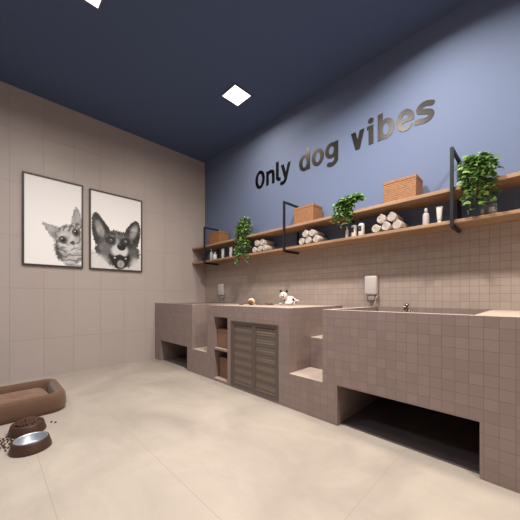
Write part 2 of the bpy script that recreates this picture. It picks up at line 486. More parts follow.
# tap at the back of the long bath
r = thing('bath_tap', 'small dark chrome tap rising above the rim of the long bath', 'tap', (-0.805, YB-0.011, 0.79))
bm = bmesh.new()
lathe(bm, [(0.022, 0), (0.022, 0.004), (0.016, 0.008)], 0, 0, 0, 20, M=Matrix.Rotation(R(90), 4, 'X'))
tube(bm, [(0, 0, 0), (0, -0.03, 0), (0, -0.05, 0.012), (0, -0.055, 0.035), (0, -0.065, 0.058), (0, -0.085, 0.066), (0, -0.105, 0.056), (0, -0.112, 0.03)],
     [0.011, 0.011, 0.011, 0.011, 0.012, 0.012, 0.012, 0.011], 12)
mesh_obj('spout', bm, M['chrome_dark'], r, True)
bm = bmesh.new(); lathe(bm, [(0.0, 0), (0.016, 0.001), (0.018, 0.008), (0.013, 0.018), (0, 0.02)], 0, -0.066, 0.066, 20)
mesh_obj('tap_knob', bm, M['chrome_dark'], r, True)

# shower mixers on the wall
def shower(x, label):
    r = thing('shower_mixer', label, 'shower mixer', (x, YB, 0.955))
    bm = bmesh.new(); rbox(bm, -0.06, 0.06, -0.055, 0, 0.0, 0.185, 0.016, 4)
    o = mesh_obj('mixer_box', bm, M['mixer_box'], r, True)
    bm = bmesh.new(); rbox(bm, -0.03, 0.035, -0.04, 0, -0.055, -0.001, 0.006, 2)
    mesh_obj('hose_holder', bm, M['grey_plastic'], r, True)
    bm = bmesh.new()
    tube(bm, [(0.058, -0.02, -0.002), (0.054, -0.035, -0.03), (0.046, -0.045, -0.07), (0.036, -0.05, -0.115), (0.028, -0.052, -0.145)],
         [0.010, 0.011, 0.010, 0.009, 0.009], 12)
    mesh_obj('spray_wand', bm, M['grey_plastic'], r, True)
    return r
shower(-1.14, 'pale rounded wall box with a slanting spray wand above the long bath')
shower(-3.57, 'pale wall box with a slanting spray wand above the corner bath')

# ------------------------------------------------------------------ shelves
SY0 = 2.433
def shelf(z0, z1, label):
    bm = bmesh.new(); box(bm, XL-0, XR, SY0, YB, z0, z1)
    for v in bm.verts: pass
    o = mesh_obj('wall_shelf', bm, M['oak'], bevel=0.0015)
    return tag(o, label, 'shelf')
LZ = 1.503; UZ = 1.745
shelf(1.478, LZ, 'lower long oak wall shelf carrying the towels and bottles')
shelf(1.718, UZ, 'upper long oak wall shelf carrying the wicker baskets')
def bracket(x, label):
    b = 0.011
    r = thing('shelf_bracket', label, 'bracket', (x, SY0, 1.45))
    bm = bmesh.new()
    yf0, yf1 = -0.022, 0.0
    box(bm, -b, b, yf0-0.0, yf1, 0.0, 0.585)                 # front upright, in front of the shelves
    box(bm, -b, b, yf1, YB-SY0, 0.563, 0.585)               # top bar to the wall
    box(bm, -b, b, yf1, YB-SY0, 0.0, 0.022)                 # bar under the lower shelf
    mesh_obj('front_loop', bm, M['black'], r, bevel=0.001)
    bm = bmesh.new()
    box(bm, -b, b, YB-SY0-0.018, YB-SY0, 0.053, 0.268); box(bm, -b, b, YB-SY0-0.018, YB-SY0, 0.295, 0.563)
    mesh_obj('wall_bar', bm, M['black'], r, bevel=0.001)
    return r
bracket(-3.69, 'black metal shelf bracket loop nearest the left wall')
bracket(-2.05, 'black metal shelf bracket loop beside the middle wicker basket')
bracket(-0.44, 'black metal shelf bracket loop beside the rightmost hanging plant')

# ------------------------------------------------------------------ baskets
def basket(x0, x1, y0, y1, z0, h, label, mat, rz=0.0):
    cx, cy = (x0+x1)/2, (y0+y1)/2
    r = thing('wicker_basket', label, 'basket', (cx, cy, z0), rz, None)
    hx, hy = (x1-x0)/2, (y1-y0)/2
    bm = bmesh.new()
    # slightly flared hollow body
    fl = 0.965; hb = h*0.84
    def ring(sx, sy, z): return [bm.verts.new(p) for p in ((-sx, -sy, z), (sx, -sy, z), (sx, sy, z), (-sx, sy, z))]
    rs = [ring(hx*fl, hy*fl, 0), ring(hx*0.985, hy*0.985, hb), ring(hx*0.93, hy*0.93, hb), ring(hx*0.90, hy*0.90, 0.012)]
    for a, b in zip(rs, rs[1:]):
        for k in range(4): bm.faces.new([a[k], a[(k+1) % 4], b[(k+1) % 4], b[k]])
    bm.faces.new(rs[0]); bm.faces.new(rs[-1])
    mesh_obj('basket_body', bm, mat, r, bevel=0.004)
    bm = bmesh.new(); rbox(bm, -hx, hx, -hy, hy, hb, h, 0.006, 2)
    mesh_obj('lid', bm, mat, r)
    return r
basket(-3.65, -3.36, 2.47, 2.65, UZ, 0.185, 'brown wicker basket with lid at the left end of the upper shelf', M['wicker'])
basket(-1.945, -1.68, 2.462, 2.65, UZ, 0.192, 'brown wicker basket with lid in the middle of the upper shelf', M['wicker'])
basket(-0.952, -0.687, 2.462, 2.65, UZ, 0.192, 'brown wicker basket with lid on the upper shelf left of the right bracket', M['wicker'])
basket(-2.545, -2.308, 1.835, 2.06, 0.3685, 0.205, 'light brown wicker basket in the upper level of the tiled niche', M['wicker_dark'])
basket(-2.536, -2.316, 1.86, 2.06, 0.0305, 0.225, 'light brown wicker basket in the bottom level of the tiled niche', M['wicker_dark'])

# ------------------------------------------------------------------ rolled towels
def towel_bm(rad=0.042, L=0.205, seed=0):
    rnd = random.Random(seed)
    bm = bmesh.new()
    turns = 3.1; th = rad/turns*0.80
    n = 84
    pts_o, pts_i = [], []
    for k in range(n+1):
        a = turns*2*math.pi*k/n
        rr = 0.004 + (rad-0.004)*k/n
        wob = 1+0.02*math.sin(a*1.0+seed)
        pts_o.append((rr*wob*math.cos(a), rr*wob*math.sin(a)))
        ri = max(0.001, rr-th)
        pts_i.append((ri*wob*math.cos(a), ri*wob*math.sin(a)))
    ys = [0.0, 0.004, L*0.5, L-0.004, L]
    ins = [0.86, 1.0, 1.0, 1.0, 0.86]
    rows = []
    for y, s in zip(ys, ins):
        jo = []; ji = []
        for (o, i) in zip(pts_o, pts_i):
            mx, mz = (o[0]+i[0])/2, (o[1]+i[1])/2
            ss = 1.0 if s == 1 else 0.55
            jo.append(bm.verts.new((mx+(o[0]-mx)*ss, y, mz+(o[1]-mz)*ss)))
            ji.append(bm.verts.new((mx+(i[0]-mx)*ss, y, mz+(i[1]-mz)*ss)))
        rows.append((jo, ji))
    for a, b in zip(rows, rows[1:]):
        for s in (0, 1):
            for k in range(n):
                f = bm.faces.new([a[s][k], a[s][k+1], b[s][k+1], b[s][k]]); f.smooth = True
        bm.faces.new([a[0][0], a[1][0], b[1][0], b[0][0]]); bm.faces.new([a[0][n], a[1][n], b[1][n], b[0][n]])
    for rw in (rows[0], rows[-1]):
        for k in range(n): bm.faces.new([rw[0][k], rw[0][k+1], rw[1][k+1], rw[1][k]])
    return bm
TR = 0.042
tw = [mesh_obj('rolled_towel', towel_bm(TR, 0.20, s), M['towel'], None) for s in (0, 1, 2)]
for o in tw: COL.objects.unlink(o)
pile = [(-2*TR, 0, 'bottom left'), (0, 0, 'bottom middle'), (2*TR, 0, 'bottom right'), (-TR, 1, 'top left'), (TR, 1, 'top right')]
for cx, where in ((-2.49, 'beside the tallest hanging plant'), (-1.735, 'just right of the middle bracket'), (-0.925, 'under the rightmost wicker basket')):
    for i, (dx, lv, nm) in enumerate(pile):
        src = tw[(i+int(abs(cx)*10)) % 3]
        o = src.copy(); COL.objects.link(o)
        o.location = (cx+dx*1.045+random.uniform(-.001, .001), SY0+0.012+random.uniform(0, 0.012), LZ+TR*1.03+lv*TR*1.76)
        o.rotation_euler = (0, random.uniform(-2.5, 2.5), 0)
        tag(o, 'cream rolled towel, %s of the pile of five %s' % (nm, where), 'towel', 'rolled towels %s' % where)

for o in tw: bpy.data.objects.remove(o)

# ------------------------------------------------------------------ bottles and tubes on the lower shelf
def bottle(x, y, rad, h, label, body, cap, kind='pump', name='pump_bottle', mark=None, neck=0.35):
    r = thing(name, label, 'bottle', (x, y, LZ))
    bm = bmesh.new(); hb = h*0.74
    lathe(bm, [(0, 0), (rad*0.92, 0), (rad, 0.004), (rad, hb*0.82), (rad*0.9, hb*0.92), (rad*neck, hb), (0, hb)], n=28)
    mesh_obj('bottle_body', bm, body, r)
    bm = bmesh.new()
    if kind == 'pump':
        lathe(bm, [(0, hb), (rad*0.42, hb), (rad*0.42, hb+h*0.07), (rad*0.16, hb+h*0.075), (rad*0.16, h*0.92), (0, h*0.92)], n=18)
        rbox(bm, -rad*0.75, rad*0.3, -rad*0.24, rad*0.24, h*0.92, h, rad*0.1, 2)
        mesh_obj('pump', bm, cap, r)
    else:
        lathe(bm, [(0, hb), (rad*0.5, hb), (rad*0.5, h*0.95), (rad*0.42, h), (0, h)], n=20)
        mesh_obj('cap', bm, cap, r)
    if mark:
        bm = bmesh.new()
        z0, z1 = hb*0.38, hb*0.78; n = 10; a0, a1 = R(-150), R(-65)
        prev = None
        for k in range(n+1):
            a = a0+(a1-a0)*k/n
            cur = [bm.verts.new(((rad+0.0006)*math.cos(a), (rad+0.0006)*math.sin(a), z)) for z in (z0, z1)]
            if prev: bm.faces.new([prev[0], cur[0], cur[1], prev[1]])
            prev = cur
        lb = mesh_obj('bottle_label', bm, mark, r)
        bm = bmesh.new()
        a = R(-112)
        for (dz, hw) in ((0.55, 0.14), (0.42, 0.20), (0.66, 0.08)):
            zc = z0+(z1-z0)*dz
            p = [bm.verts.new(((rad+0.0012)*math.cos(a+s*hw*1.6), (rad+0.0012)*math.sin(a+s*hw*1.6), zc+q)) for (s, q) in ((-1, -0.002), (1, -0.002), (1, 0.002), (-1, 0.002))]
            bm.faces.new(p)
        mesh_obj('label_print', bm, M['label_gold'], lb)
    return r

def cream_tube(x, y, h, label, body, cap, print_mat, w=0.024):
    r = thing('cream_tube', label, 'tube', (x, y, LZ))
    bm = bmesh.new(); n = 24; rows = []
    for (z, rx, ry) in ((h*0.2, w*0.62, w*0.62), (h*0.24, w*0.78, w*0.74), (h*0.5, w*0.88, w*0.6), (h*0.8, w*1.0, w*0.3), (h*0.93, w*1.08, w*0.1), (h, w*1.08, w*0.08)):
        rows.append([bm.verts.new((rx*math.cos(2*math.pi*k/n), ry*math.sin(2*math.pi*k/n), z)) for k in range(n)])
    for a, b in zip(rows, rows[1:]):
        for k in range(n):
            f = bm.faces.new([a[k], a[(k+1) % n], b[(k+1) % n], b[k]]); f.smooth = True
    bm.faces.new(rows[0]); bm.faces.new(rows[-1])
    mesh_obj('tube_body', bm, body, r)
    bm = bmesh.new(); lathe(bm, [(0, 0), (w*0.55, 0), (w*0.6, 0.002), (w*0.6, h*0.19), (0, h*0.2)], n=24)
    mesh_obj('cap', bm, cap, r)
    bm = bmesh.new()
    for zc, hw in ((0.66, 0.5), (0.58, 0.35), (0.5, 0.42)):
        z = h*zc; yy = -(w*(0.6-(zc-0.5)*1.0)+0.0015)
        p = [bm.verts.new((sx*w*hw*0.5, yy-0.0005, z+dz)) for sx, dz in ((-1, -0.0015), (1, -0.0015), (1, 0.0015), (-1, 0.0015))]
        bm.faces.new(p)
    mesh_obj('tube_print', bm, print_mat, r)
    return r
yb = 2.50
bottle(-3.70, yb+0.02, 0.024, 0.14, 'brown bottle at the far left end of the lower shelf behind the bracket', M['amber'], M['dark_cap'], 'cap', 'amber_bottle')
bottle(-3.61, yb, 0.026, 0.185, 'slim pale blue pump bottle on the lower shelf by the left bracket', M['bottle_blue'], M['white_plastic'], 'pump')
bottle(-3.50, yb-0.01, 0.032, 0.12, 'squat white bottle beside the slim pale blue pump bottle', M['white_plastic'], M['peach'], 'cap', 'squat_bottle')
cream_tube(-3.315, yb, 0.15, 'white squeeze tube standing on its cap, left one of two beside the tallest plant', M['white_plastic'], M['white_plastic'], M['label_black'], 0.032)
cream_tube(-3.125, yb, 0.155, 'white squeeze tube standing on its cap, nearer the tallest plant', M['white_plastic'], M['white_plastic'], M['label_black'], 0.032)
bottle(-2.95, yb, 0.026, 0.16, 'pale blue bottle half hidden behind the tallest hanging plant', M['bottle_blue'], M['white_plastic'], 'cap', 'pale_bottle')
bottle(-1.315, yb+0.01, 0.017, 0.125, 'slim pale grey bottle left of the two black-labelled bottles', M['bottle_grey'], M['white_plastic'], 'cap', 'slim_bottle')
bottle(-1.24, yb, 0.028, 0.165, 'white pump bottle with black label, left of the matching pair', M['white_plastic'], M['dark_cap'], 'pump', mark=M['label_black'], neck=0.5)
bottle(-1.165, yb, 0.028, 0.17, 'white pump bottle with black label, right of the matching pair', M['white_plastic'], M['dark_cap'], 'pump', mark=M['label_black'], neck=0.5)
bottle(-0.628, yb, 0.023, 0.145, 'pale grey bottle with white cap on the lower shelf left of the right bracket', M['bottle_grey'], M['white_plastic'], 'cap', 'lotion_bottle')
cream_tube(-0.535, yb, 0.138, 'white squeeze tube standing beside the pale grey lotion bottle', M['white_plastic'], M['white_plastic'], M['peach'], 0.021)

def glass_bottle(x, hx, hy, h, label):
    r = thing('glass_bottle', label, 'bottle', (x, yb, LZ))
    bm = bmesh.new(); rbox(bm, -hx, hx, -hy, hy, 0, h, 0.004, 2)
    lathe(bm, [(0.008, h-0.001), (0.008, h+0.012)], n=16)
    mesh_obj('bottle_body', bm, M['glass'], r)
    bm = bmesh.new(); rbox(bm, -hx*0.85, hx*0.85, -hy*0.8, hy*0.8, 0.004, h*0.5, 0.003, 2)
    mesh_obj('liquid', bm, M['liquid'], r)
    bm = bmesh.new(); lathe(bm, [(0, h+0.013), (0.011, h+0.013), (0.011, h+0.036), (0.008, h+0.04), (0, h+0.04)], n=18)
    mesh_obj('stopper', bm, M['grey_plastic'], r)
    bm = bmesh.new(); p = [bm.verts.new((sx*hx*0.5, -hy-0.0008, z)) for sx, z in ((-1, h*0.3), (1, h*0.3), (1, h*0.7), (-1, h*0.7))]; bm.faces.new(p)
    mesh_obj('bottle_label', bm, M['bottle_grey'], r)
    return r
t = NT('pale_liquid'); t.set(color=lin((214, 196, 170)), rough=0.1, trans=0.6, ior=1.33); M['liquid'] = t.m
glass_bottle(-0.272, 0.016, 0.016, 0.078, 'narrow clear glass bottle under the rightmost hanging plant')
glass_bottle(-0.222, 0.029, 0.018, 0.082, 'wide square clear glass bottle under the rightmost hanging plant')

# ------------------------------------------------------------------ plants
def leaf(bm, p, d, nrm, L, W, lay, tint):
    d = d.normalized(); s = d.cross(nrm).normalized(); n = s.cross(d).normalized()
    prof = ((0.0, 0.0, 0.0), (0.10, 0.42, 0.02), (0.35, 0.5, 0.05), (0.70, 0.30, 0.02), (1.0, 0.0, -0.10))
    mids, lf, rt = [], [], []
    for (u, w, h) in prof:
        c = p + d*(u*L) + n*(h*L)
        mids.append(bm.verts.new(c - n*(0.05*L if 0 < u < 1 else 0)))
        if w > 0:
            lf.append(bm.verts.new(c + s*(w*W) + n*0.05*L)); rt.append(bm.verts.new(c - s*(w*W) + n*0.05*L))
    fs = [bm.faces.new([mids[0], lf[0], mids[1]]), bm.faces.new([mids[0], mids[1], rt[0]])]
    for i in range(2):
        fs.append(bm.faces.new([mids[i+1], lf[i], lf[i+1], mids[i+2]])); fs.append(bm.faces.new([mids[i+1], mids[i+2], rt[i+1], rt[i]]))
    fs.append(bm.faces.new([mids[3], lf[2], mids[4]])); fs.append(bm.faces.new([mids[3], mids[4], rt[2]]))
    for f in fs:
        f.smooth = True
        for lp in f.loops: lp[lay] = (tint, tint, tint, 1)

def plant(x, y, z, label, vines, leaf_len, seed, crown_h, crown_r, pot_r=0.05, pot_h=0.085):
    rnd = random.Random(seed)
    r = thing('hanging_plant', label, 'plant', (x, y, z))
    bm = bmesh.new()
    lathe(bm, [(0, 0), (pot_r*0.72, 0), (pot_r*0.78, 0.004), (pot_r, pot_h), (pot_r*0.9, pot_h), (pot_r*0.86, pot_h-0.012), (0, pot_h-0.012)], n=28)
    mesh_obj('pot', bm, M['pot'], r)
    bl = bmesh.new(); lay = bl.loops.layers.float_color.new('tint')
    bs = bmesh.new()
    top = Vector((0, 0, pot_h-0.01))
    for (ang, reach, up, drop) in vines:
        # vine: rise, arc over, fall
        a = R(ang); out = Vector((math.cos(a), math.sin(a), 0))
        pts = []
        N = 16
        for k in range(N+1):
            u = k/N
            hor = reach*math.sin(min(1.0, u*1.6)*math.pi/2)
            zz = up*math.sin(min(1, u*2.2)*math.pi/2) - drop*max(0, u-0.3)**1.3/0.7**1.3
            q = top + out*hor + Vector((0, 0, zz))
            q += Vector((rnd.uniform(-1, 1), rnd.uniform(-1, 1), rnd.uniform(-1, 1)))*0.004
            lim = YB-0.012-y
            if q.y > lim: q.y = lim
            pts.append(q)
        tube(bs, pts, 0.0014, 5)
        for k in range(1, N+1):
            for j in range(2):
                p = pts[k] + Vector((rnd.gauss(0, 1), rnd.gauss(0, 1), rnd.gauss(0, 1)))*0.012
                th = rnd.uniform(0, 2*math.pi)
                d = Vector((math.cos(th), math.sin(th), rnd.uniform(-1.0, 0.35))) + out*0.5
                if p.y + d.normalized().y*leaf_len > YB-0.008-y: d.y = -abs(d.y)
                nrm = Vector((rnd.uniform(-.6, .6), rnd.uniform(-1.0, .1), rnd.uniform(0.3, 1)))
                L = leaf_len*rnd.uniform(0.65, 1.2)
                tn = min(1, max(0, rnd.gauss(0.42, 0.22)))
                leaf(bl, p, d, nrm, L, L*0.8, lay, tn)
    for _ in range(int(60*crown_r/0.1)):
        th = rnd.uniform(0, 2*math.pi); rr = crown_r*math.sqrt(rnd.random()); hz = rnd.random()
        p = top + Vector((rr*math.cos(th), rr*math.sin(th), crown_h*hz*(1-0.5*(rr/crown_r)**2)))
        d = Vector((math.cos(th)*0.8, math.sin(th)*0.8, rnd.uniform(-0.5, 0.7)))
        if p.y + y > YB-0.06: p.y = YB-0.06-y; d.y = -abs(d.y)
        nrm = Vector((rnd.uniform(-.5, .5), rnd.uniform(-1, 0), rnd.uniform(0.4, 1)))
        L = leaf_len*rnd.uniform(0.7, 1.25)
        leaf(bl, p, d, nrm, L, L*0.8, lay, min(1, max(0, rnd.gauss(0.45, 0.22))))
    # keep leaves clear of the shelf boards
    wy = SY0 - y
    for v in bl.verts:
        pass
    mesh_obj('foliage', bl, M['leaf'], r)
    mesh_obj('vine', bs, M['stem'], r, True)
    return r

rv = random.Random(3)
def fan(n, reach, up, drop, a0=-175, a1=-5):
    return [(a0+(a1-a0)*(k+rv.random()*0.6)/n, rv.uniform(*reach), rv.uniform(*up), rv.uniform(*drop)) for k in range(n)]
# vines that leave toward the room hang over the shelf edge (pots stand near the front edge)
plant(-2.80, SY0+0.058, UZ, 'tallest hanging plant, leaves trailing past both shelves, right of the left basket',
      fan(24, (0.085, 0.13), (0.05, 0.14), (0.34, 0.52), -160, -5) + fan(8, (0.03, 0.08), (0.10, 0.19), (0.02, 0.08), -180, 180), 0.040, 11, 0.17, 0.09)
plant(-1.305, SY0+0.058, UZ, 'small hanging plant in the middle, right of the middle wicker basket',
      fan(12, (0.07, 0.12), (0.02, 0.07), (0.12, 0.27), -150, -30) + fan(4, (0.09, 0.14), (0.03, 0.08), (0.02, 0.06), -40, 10), 0.044, 23, 0.085, 0.075)
plant(-0.290, SY0+0.058, UZ, 'bushy hanging plant at the right, beside the right bracket',
      fan(16, (0.075, 0.115), (0.04, 0.12), (0.16, 0.36), -150, -30) + fan(5, (0.06, 0.10), (0.06, 0.12), (0.03, 0.10), -180, 0), 0.044, 37, 0.13, 0.075)

# ------------------------------------------------------------------ wall lettering
r = thing('wall_lettering', 'glossy black lettering reading Only dog vibes across the blue wall', 'lettering', (-1.71, YB, 2.442))
HW = 0.0235
def seg_d(x, z, a, b):
    ax, az = a; bx, bz = b; dx, dz = bx-ax, bz-az
    t = max(0.0, min(1.0, ((x-ax)*dx+(z-az)*dz)/(dx*dx+dz*dz+1e-12)))
    return math.hypot(x-ax-t*dx, z-az-t*dz)
def line(pts, hw=HW):
    return lambda x, z: min(seg_d(x, z, a, b) for a, b in zip(pts, pts[1:])) - hw
def ell_ring(cx, cz, rx, rz, tx=2*HW, tz=1.75*HW):
    def f(x, z):
        o = (math.hypot((x-cx)/rx, (z-cz)/rz)-1)*min(rx, rz)
        i = (1-math.hypot((x-cx)/(rx-tx), (z-cz)/(rz-tz)))*min(rx-tx, rz-tz)
        return max(o, i)
    return f
def disc(cx, cz, r): return lambda x, z: math.hypot(x-cx, z-cz)-r
def rect(x0, x1, z0, z1): return lambda x, z: max(x0-x, x-x1, z0-z, z-z1)
def union(*f): return lambda x, z: min(g(x, z) for g in f)
def inter(*f): return lambda x, z: max(g(x, z) for g in f)
def minus(a, b): return lambda x, z: max(a(x, z), -b(x, z))
def arc(cx, cz, rx, rz, a0, a1, n=14): return [(cx+rx*math.cos(R(a0+(a1-a0)*k/n)), cz+rz*math.sin(R(a0+(a1-a0)*k/n))) for k in range(n+1)]
XH = 0.188
T2 = 2*HW
def glyph(ch, w):
    if ch == 'O': return ell_ring(w/2, 0.120, w/2, 0.124, T2*1.05)
    if ch == 'n':
        return union(rect(0, T2, 0, XH), inter(line([(HW, XH*0.6)]+arc(w/2, XH-HW*2.3, w/2-HW, HW*1.5, 150, 0)+[(w-HW, 0)]), rect(-1, 1, 0, 1)))
    if ch == 'l': return union(rect(0, T2, 0.045, 0.255), inter(line([(HW, 0.08)]+arc(w-0.012, 0.05, w-0.012-HW, 0.05-HW*0.9, 180, 270)+[(w+0.02, 0.012)], HW*0.95), rect(0, w, -1, 1)))
    if ch == 'y':
        return inter(union(line([(HW*0.8, XH+0.03), (w*0.50, 0.012)]), line([(w-HW*0.8, XH+0.03), (w*0.50, 0.0), (w*0.40, -0.032), (w*0.26, -0.048), (w*0.06, -0.045)], HW*0.92)), rect(-0.01, w+0.01, -0.07, XH))
    if ch == 'd': return union(ell_ring(w*0.5, XH/2, w*0.5, XH/2+0.003), rect(w-T2, w, 0, 0.255))
    if ch == 'b': return union(ell_ring(w*0.5, XH/2, w*0.5, XH/2+0.003), rect(0, T2, 0, 0.255))
    if ch == 'o': return ell_ring(w/2, XH/2, w/2, XH/2+0.004)
    if ch == 'g': return union(ell_ring(w*0.49, XH/2+0.012, w*0.49, XH/2-0.008), inter(line([(w-HW, XH), (w-HW, -0.005)]+arc(w/2, -0.002, w/2-HW, 0.047, 0, -125)), rect(-1, 1, -1, XH)))
    if ch == 'v': return inter(line([(HW*0.9, XH+0.04), (w/2, 0.008), (w-HW*0.9, XH+0.04)], HW*1.02), rect(-0.01, w+0.01, 0, XH))
    if ch == 'i': return union(rect(w*0.5-HW+0.006, w*0.5+HW+0.006, 0, XH), rect(0.0, w*0.5, XH-0.034, XH), disc(w*0.5+0.004, 0.234, 0.0275))
    if ch == 'e':
        r_ = ell_ring(w/2, XH/2, w/2, XH/2+0.004)
        return union(minus(r_, inter(rect(w*0.55, w+0.1, XH*0.24, XH*0.40), lambda x, z: -1)), rect(T2*0.8, w-0.004, XH*0.40, XH*0.40+HW*1.35))
    if ch == 's':
        c = w/2; h = XH
        pts = [(w-0.018, h*0.80)] + arc(c+0.002, h*0.70, w*0.34, h*0.185, 55, 205, 12) + arc(c-0.002, h*0.31, w*0.36, h*0.20, 40, -125, 14) + [(0.006, h*0.17)]
        return line(pts, HW*0.92)
LET = [('O', -2.805, -2.620), ('n', -2.592, -2.439), ('l', -2.414, -2.335), ('y', -2.334, -2.162), ('d', -2.035, -1.878), ('o', -1.852, -1.690),
       ('g', -1.675, -1.513), ('v', -1.372, -1.213), ('i', -1.195, -1.125), ('b', -1.088, -0.936), ('e', -0.918, -0.766), ('s', -0.755, -0.612)]
for (ch, x0, x1) in LET:
    w = x1-x0; f = glyph(ch, w); st = 0.0036
    gx0, gz0 = -0.012, -0.078; nx = int((w+0.024)/st)+1; nz = int((0.27+0.078)/st)+1
    X = [gx0+i*st for i in range(nx+1)]; Z = [gz0+j*st for j in range(nz+1)]
    F = [[f(x, z) for x in X] for z in Z]
    bm = bmesh.new(); cache = {}
    def vert(key, x, z):
        if key not in cache: cache[key] = bm.verts.new((x0+x+1.71, 0.0, z))
        return cache[key]
    for j in range(nz):
        for i in range(nx):
            cs = [(i, j), (i+1, j), (i+1, j+1), (i, j+1)]
            vs = []
            for k in range(4):
                a, b = cs[k], cs[(k+1) % 4]; fa, fb = F[a[1]][a[0]], F[b[1]][b[0]]
                if fa <= 0: vs.append(vert(a, X[a[0]], Z[a[1]]))
                if (fa <= 0) != (fb <= 0):
                    t_ = fa/(fa-fb); key = (min(a, b), max(a, b))
                    vs.append(vert(key, X[a[0]]+(X[b[0]]-X[a[0]])*t_, Z[a[1]]+(Z[b[1]]-Z[a[1]])*t_))
            if len(vs) >= 3: bm.faces.new(vs)
    bmesh.ops.dissolve_limit(bm, angle_limit=0.02, verts=bm.verts, edges=bm.edges)
    ret = bmesh.ops.extrude_face_region(bm, geom=list(bm.faces))
    for v in [e for e in ret['geom'] if isinstance(e, bmesh.types.BMVert)]: v.co.y = -0.004
    mesh_obj('letter', bm, M['letter'], r)

# ------------------------------------------------------------------ portraits
import numpy as np
def smooth(e0, e1, x):
    t = np.clip((x-e0)/(e1-e0), 0, 1); return t*t*(3-2*t)
def vnoise(u, v, sx, sy, seed):
    rs = np.random.RandomState(seed); Gd = rs.rand(260, 260)
    a = u*sx; b = v*sy; i = np.floor(a).astype(int); j = np.floor(b).astype(int); fa = a-i; fb = b-j
    fa = fa*fa*(3-2*fa); fb = fb*fb*(3-2*fb); i %= 259; j %= 259
    return Gd[i, j]*(1-fa)*(1-fb)+Gd[i+1, j]*fa*(1-fb)+Gd[i, j+1]*(1-fa)*fb+Gd[i+1, j+1]*fa*fb
class Art:
    """paints a grey portrait on a plane, in centimetre-like units (x across, y up)"""
    def __init__(s, W, H, nx, ny, seed):
        s.x, s.y = np.meshgrid(np.linspace(0, W, nx), np.linspace(0, H, ny)); s.W, s.H = W, H
        s.c = np.full_like(s.x, 0.975); s.n1 = vnoise(s.x, s.y, 26, 26, seed); s.n2 = vnoise(s.x, s.y, 90, 90, seed+1)
        s.seed = seed
    def ell(s, cx, cy, a, b, rot=0.0, soft=0.1, rag=0.0):
        c, sn = math.cos(R(rot)), math.sin(R(rot)); dx, dy = s.x-cx, s.y-cy
        p, q = (dx*c+dy*sn)/a, (-dx*sn+dy*c)/b
        d = np.sqrt(p*p+q*q) + rag*(s.n2-0.5)
        return 1-smooth(1-soft, 1+soft, d)
    def poly(s, pts, soft=0.006, rag=0.0):
        inside = np.zeros_like(s.x, bool); dist = np.full_like(s.x, 9.0); n = len(pts)
        for i in range(n):
            (x0, y0), (x1, y1) = pts[i], pts[(i+1) % n]
            cond = ((y0 > s.y) != (y1 > s.y)); 
            with np.errstate(divide='ignore', invalid='ignore'):
                xi = (x1-x0)*(s.y-y0)/((y1-y0) if y1 != y0 else 1e-9)+x0
            inside ^= cond & (s.x < xi)
            t = np.clip(((s.x-x0)*(x1-x0)+(s.y-y0)*(y1-y0))/((x1-x0)**2+(y1-y0)**2+1e-12), 0, 1)
            dist = np.minimum(dist, np.hypot(s.x-x0-t*(x1-x0), s.y-y0-t*(y1-y0)))
        sd = np.where(inside, -dist, dist) + rag*(s.n2-0.5)
        return 1-smooth(-soft, soft, sd)
    def put(s, m, v, op=1.0):
        m = m*op; s.c = s.c*(1-m) + v*m
def spl(pts, n=6):
    out = []; N = len(pts)
    for i in range(N):
        p0, p1, p2, p3 = (np.array(pts[(i+k-1) % N], float) for k in range(4))
        for t in np.linspace(0, 1, n, endpoint=False):
            out.append(tuple(0.5*((2*p1)+(-p0+p2)*t+(2*p0-5*p1+4*p2-p3)*t*t+(-p0+3*p1-3*p2+p3)*t**3)))
    return out

